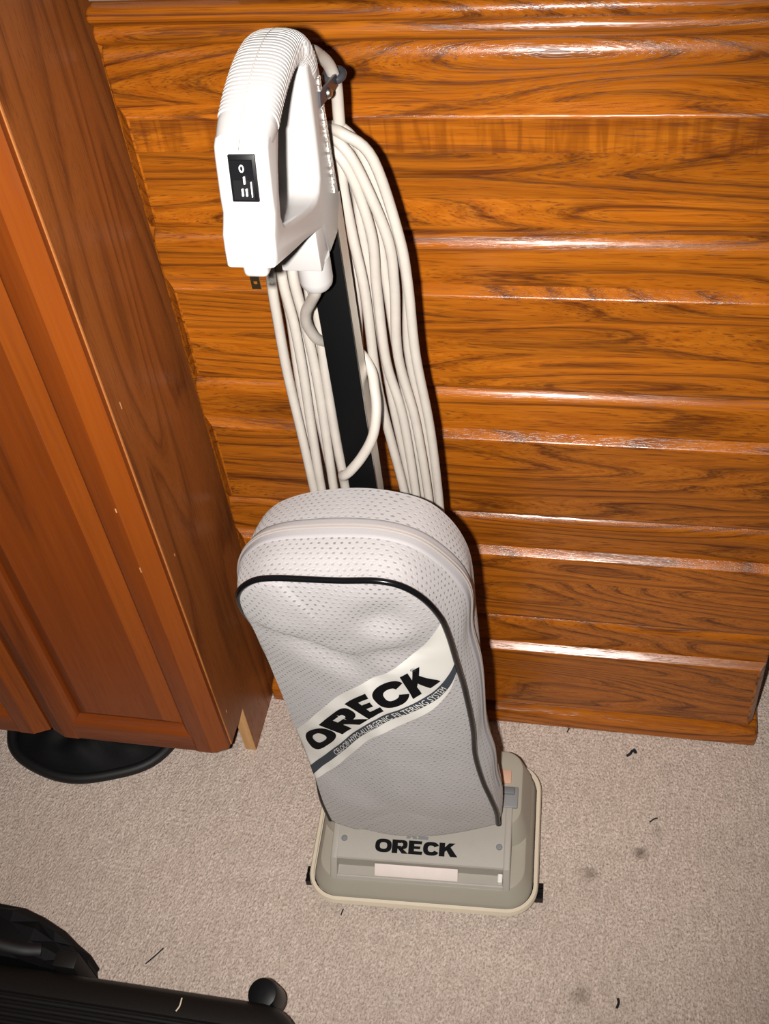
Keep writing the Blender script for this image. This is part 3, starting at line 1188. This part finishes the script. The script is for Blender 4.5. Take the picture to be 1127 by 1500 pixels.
# mould seam along the grip
sp = []
for i in range(0, len(gp), 4):
    p = gp[i]
    tn = (gp[min(i+1, len(gp)-1)]-gp[max(i-1, 0)]).normalized()
    nr = Vector((0, -tn.z, tn.y))
    sp.append(Vector((HX, p.y, p.z))+nr*.0131)
tube('mould_seam', sm[:1]+sp[3:], .0006, SEAM, hd, 6)
# rocker switch on the front face
up_s = Vector((0, .0060, .0250)).normalized()
nf = Vector((0, -up_s.z, up_s.y))
sc = Vector((HX+.001, .6372, 1.1180))
SM = Matrix.Translation(sc) @ Matrix((Vector((1, 0, 0)), -nf, up_s)).transposed().to_4x4()
bm = bmesh.new()
bm_box(bm, -.0092, .0092, -.0016, .004, -.0155, .0155, .0006, 2, SM)
sw = from_bm('rocker_switch', bm, BLACK, hd)
prism = bmesh.new()
for z0_, z1_, o0, o1 in ((-.0135, -.001, .0030, .0018), (-.001, .0125, .0018, .0034)):
    vsx = [prism.verts.new(SM @ Vector((x, y, z))) for x in (-.0072, .0072) for y, z in ((0, z0_), (0, z1_), (-o1, z1_), (-o0, z0_))]
    for q in ((0, 1, 2, 3), (7, 6, 5, 4), (0, 4, 5, 1), (1, 5, 6, 2), (2, 6, 7, 3), (3, 7, 4, 0)):
        prism.faces.new([vsx[k] for k in q])
from_bm('rocker', prism, BLACK, sw)
for nm, cx, cz, hw, hh in (('mark_bar', .0012, -.0005, .0005, .0024), ('mark_bar', -.0008, -.0085, .0005, .0024), ('mark_bar', .0020, -.0085, .0005, .0024), ('mark_line', .0056, -.0065, .00025, .0050)):
    box(nm, cx-hw, cx+hw, -.0040, -.0024, cz-hh, cz+hh, MARKW, sw, mtx=SM)
tube('mark_ring', [SM @ Vector((.0002+.0013*math.cos(a*math.pi/8), -.0036, .0072+.0021*math.sin(a*math.pi/8))) for a in range(16)], .00045, MARKW, sw, 6, True)
# plug parked under the handle, with two prongs
box('plug', HX-.008, HX+.0100, .621, .638, 1.0500, 1.066, WHITE, hd, .004, 3)
bm = bmesh.new()
cx = HX-.0030
for a, b, c, d in ((-.0033, .0033, 1.0430, 1.0510), (-.0033, -.0013, 1.0398, 1.0430), (.0013, .0033, 1.0398, 1.0430), (-.0033, .0033, 1.0365, 1.0398)):
    bm_box(bm, cx+a, cx+b, .6280, .6294, c, d)
from_bm('plug_prong', bm, BRASS, hd, None)
# strain relief box and round collar where the cord leaves
box('cord_box', HX-.0160, HX+.0165, .722, .770, .9850, 1.030, WHITE, hd, .0015, 2)
lathe('cord_collar', (HX+.0050, .7400, .9860), [(.0138, .002), (.0138, -.0190), (.0130, -.0240), (.0106, -.0275), (.0060, -.0290), (.002, -.0291)], WHITE, hd, 28)
# bright strip down the back of the handle
bm = bmesh.new()
bm_box(bm, HX+HW-.0008, HX+HW+.0012, .7785, .7855, 1.02, 1.115, .0006, 1)
from_bm('ribbed_strip', bm, ZIG, hd)
# clip that holds the cord, with its screw
prism_x('cord_clip_tab', [(.774, 1.0950), (.830, 1.0840), (.834, 1.0935), (.777, 1.1060)], HX+HW-.001, HX+HW+.0016, CLIPM, hd, .0008, 2)
lathe('clip_screw', (HX+HW+.0012, .798, 1.0945), [(.0045, 0), (.0045, .001), (.003, .0030), (.001, .0036)], METAL, hd, 16, (1, -.25, .1))

# ---- cords
cord = tube('power_cord', catmull([(-.2370, .782, 1.1290), (-.2350, .798, 1.1270), (-.2340, .812, 1.1180), (-.2315, .826, 1.1045), (-.2302, .835, 1.0890), (-.2308, .840, 1.0766), (-.2332, .843, 1.0463), (-.2348, .845, .9965), (-.2369, .845, .9356), (-.2392, .842, .8703), (-.2425, .838, .82), (-.245, .828, .74), (-.245, .826, .62)], 8), .0050, CORD, vac, 12, label='cream power cord')
tube('cord_clip', [Vector((-.2303, .836, 1.0900))+Vector((.0068*math.cos(a*math.pi/10), .0068*math.sin(a*math.pi/10), .0012*math.sin(a*math.pi/10))) for a in range(20)], .0034, CLIPM, hd, 8, True)
RO = [(-.2270, 1.043), (-.2080, 1.020), (-.1885, .9481), (-.1840, .8983), (-.1870, .8200), (-.1785, .7244), (-.1745, .6047), (-.178, .54)]
RI = [(-.2340, 1.018), (-.2310, .992), (-.2292, .9474), (-.2285, .8896), (-.2268, .8000), (-.2215, .7402), (-.2125, .6174), (-.212, .54)]
LO = [(-.262, 1.030), (-.294, .985), (-.3020, .931), (-.3025, .872), (-.3030, .81), (-.3035, .73), (-.3040, .64), (-.300, .54)]
LI = [(-.258, 1.000), (-.268, .965), (-.2680, .930), (-.2670, .872), (-.2665, .81), (-.2660, .73), (-.2655, .64), (-.266, .54)]
NL = 7
for i in range(NL):
    f = i/(NL-1)
    jit = lambda s: random.uniform(-s, s)
    yr = .828+(.011 if i % 2 else 0)
    yl = .799+(.010 if i % 2 else 0)
    ph = random.uniform(0, 6)
    pts = []
    for k, (a, b) in enumerate(zip(LI[::-1], LO[::-1])):
        x = a[0]*(1-f)+b[0]*f; z = a[1]*(1-f)+b[1]*f
        mid = 1 if 1 <= k <= 5 else .3
        y = yl if k < 6 else (yl*.4+yr*.6)
        pts.append((x+.0022*math.sin(k*1.3+ph)*mid, y, z))
    pts.append((-.245, yr+.010, 1.025+.016*f))
    for k, (a, b) in enumerate(zip(RI, RO)):
        x = a[0]*(1-f)+b[0]*f; z = a[1]*(1-f)+b[1]*f
        mid = 1 if 1 <= k <= 5 else .3
        pts.append((x+.0028*math.sin(k*1.7+ph*1.3)*mid, yr+.003*math.sin(k+ph), z))
    pts.append((-.212-.01*f, .832, .50-.02*f)); pts.append((-.245, .834, .475-.025*f)); pts.append((-.280, .826, .50-.02*f))
    tube('cord_loop', catmull(pts, 6, True), .0048, CORD, cord, 10, True)
tube('cord_lead', catmull([(-.2420, .740, .964), (-.2450, .744, .950), (-.2550, .756, .930), (-.2640, .766, .912), (-.2684, .775, .8916), (-.2665, .788, .866), (-.2610, .803, .850), (-.2500, .819, .836), (-.2370, .822, .822), (-.2262, .812, .810), (-.2215, .798, .800), (-.2188, .785, .785), (-.2226, .7735, .7616), (-.2349, .7695, .7374), (-.2490, .7690, .7170), (-.2585, .7740, .7040), (-.2630, .786, .690), (-.264, .79, .65)], 8), .0050, CORD, cord, 12)

# ------------------------------------------------------------------ round black bag under the cabinet
rb = thing('drawstring_pouch', 'flat round black nylon pouch lying on the carpet under the cabinet', 'pouch', (-.772, .865, 0))
vs, fs = [], []
NA, NR = 64, 12
for k in range(NR+1):
    t = k/NR
    for a in range(NA):
        an = 2*math.pi*a/NA
        rr = (1+.025*math.sin(an*3+1)+.012*math.sin(an*7))
        r = 1-t
        h = .008+.034*(1-r**4)+.004*math.sin(an*9+t*7)*(r*(1-r)*4)+.003*math.sin(an*5-t*9)
        vs.append((-.772+.137*rr*r*math.cos(an), .865+.088*rr*r*math.sin(an), h))
for k in range(NR):
    for a in range(NA):
        fs.append((k*NA+a, k*NA+(a+1) % NA, (k+1)*NA+(a+1) % NA, (k+1)*NA+a))
fs.append(tuple(a for a in range(NA)))
mesh('pouch_body', vs, fs, FABBLACK, rb, 60)
tube('binding', [(-.772+.138*(1+.025*math.sin(an*3+1)+.012*math.sin(an*7))*math.cos(an), .865+.089*(1+.025*math.sin(an*3+1)+.012*math.sin(an*7))*math.sin(an), .0095) for an in [2*math.pi*a/NA for a in range(NA)]], .0085, FABRIM, rb, 10, True)

# ------------------------------------------------------------------ black case in the near left corner
case = thing('hard_case', 'black ribbed hard case in the near corner of the carpet', 'case', (-.70, .22, 0))
def cring(ins, z, r):
    return [(x, y, z) for x, y in rrect(-1.10+ins, -.318-ins, -.05+ins, .463-ins, r, 10)]
body = stack('case_body', [cring(.012, .002, .045), cring(.002, .012, .052), cring(0, .03, .055), cring(0, .085, .055), cring(.004, .099, .052), cring(.012, .110, .045), cring(.022, .116, .036), cring(.034, .118, .024), cring(.040, .1175, .018), cring(.042, .1145, .016), cring(.05, .1140, .012)], CASEM, case, 50)
box('case_seam', -1.0, -.38, .4628, .4645, .050, .056, CASERIB, case, .0006, 1)
for k in range(34):
    y = .416-k*.0096
    tube('rib', [(-.702, y, .1155), (-.377, y, .1155)], .0032, CASERIB, case, 8)
# round foot on the back edge with its bracket
lathe('foot', (-.374, .4800, .050), [(.0175, 0), (.0190, .003), (.0190, .045), (.0175, .0485), (.0165, .0490), (.002, .0492)], BLACK, case, 32, (-.05, -.18, 1))
box('foot_bracket', -.385, -.363, .455, .476, .060, .078, BLACK, case, .002, 2)

# crumpled black cloth bag behind it
sb = thing('folded_cloth_bag', 'crumpled black fabric bag lying behind the ribbed case', 'bag', (-.78, .50, 0))
gx = [-1.02, -.92, -.84, -.775, -.735, -.700, -.672, -.650, -.632]
gy = [.468, .482, .498, .515, .530, .543]
vs, fs = [], []
hgt = {}
for i, x in enumerate(gx):
    for j, y in enumerate(gy):
        u = i/(len(gx)-1); v = j/(len(gy)-1)
        h = .110*(1-max(0, u-.45)*.75)*(1-.12*v)
        h += random.uniform(-.006, .006)
        yy = y-.028*max(0, u-.55)*v/.45*1.4
        if i == len(gx)-1 or j == len(gy)-1:
            h *= .80
        vs.append((x+random.uniform(-.004, .004), yy, h))
m_ = len(gy)
for i in range(len(gx)-1):
    for j in range(m_-1):
        a = i*m_+j
        if (i+j) % 2:
            fs += [(a, a+m_, a+m_+1), (a, a+m_+1, a+1)]
        else:
            fs += [(a, a+m_, a+1), (a+m_, a+m_+1, a+1)]
# walls down to the carpet
bord = [i*m_ for i in range(len(gx))]+[(len(gx)-1)*m_+j for j in range(1, m_)]+[i*m_+m_-1 for i in range(len(gx)-2, -1, -1)]+[j for j in range(m_-2, 0, -1)]
k0 = len(vs)
for b in bord:
    vs.append((vs[b][0], vs[b][1], .002))
nb = len(bord)
for k in range(nb):
    fs.append((bord[k], bord[(k+1) % nb], k0+(k+1) % nb, k0+k))
fs.append(tuple(k0+k for k in range(nb)))
mesh('bag_cloth', vs, fs, FABBLACK, sb, 12)
bm = bmesh.new()
bm_box(bm, -.655, -.624, .4665, .488, .002, .098, .003, 2)
from_bm('buckle_tab', bm, CASERIB, sb)
tube('strap', catmull([(-.80, .490, .112), (-.75, .480, .119), (-.70, .478, .110), (-.675, .484, .100)], 8), .004, FABRIM, sb, 8, flat=2.0)

# ------------------------------------------------------------------ clear tray on the dresser
tr = thing('clear_tray', 'smoky clear plastic tray on the left end of the dresser top', 'tray', (-.40, 1.06, 1.0963))
box('tray_bottom', -.485, -.345, .968, 1.15, 1.0963, 1.0983, TRAY, tr, .0006, 1)
for x0, x1, y0, y1 in ((-.485, -.345, .968, .9705), (-.485, -.345, 1.1475, 1.15), (-.485, -.4825, .9705, 1.1475), (-.3475, -.345, .9705, 1.1475)):
    box('tray_wall', x0, x1, y0, y1, 1.0984, 1.150, TRAY, tr, .0006, 1)

# ------------------------------------------------------------------ bits of lint on the carpet
def lint(pts, r, label, mat=LINT):
    o = tube('lint_thread', catmull(pts, 5), r, mat, None, 6)
    tag(o, label, 'lint')
lint([(-.570, .519, .0022), (-.560, .530, .0045), (-.552, .543, .0022)], .0009, 'thin dark thread on the carpet beside the ribbed black case')
lint([(.053, .915, .0022), (.058, .918, .005), (.061, .924, .004), (.066, .922, .003), (.063, .928, .0022)], .0019, 'curled dark lint tuft on the carpet close to the dresser base')
lint([(-.036, .946, .0018), (-.034, .951, .004), (-.033, .9525, .002)], .0010, 'tiny dark fleck touching the carpet right beneath the dresser base')
lint([(.053, .549, .0022), (.055, .556, .004), (.054, .561, .0022)], .0018, 'short dark lint fleck on the open carpet lower right of the vacuum')
lint([(-.320, .621, .0018), (-.319, .625, .0035), (-.3185, .630, .0018)], .0009, 'tiny dark fleck just in front of the vacuum base')
lint([(.088, .812, .0018), (.094, .817, .0035), (.099, .820, .0018)], .0010, 'faint slanted lint thread on carpet right of the vacuum base')
lint([(-.469, .428, .1215), (-.466, .434, .1225), (-.4665, .444, .1210)], .0009, 'pale curved thread lying on top of the black case', LINTPALE)
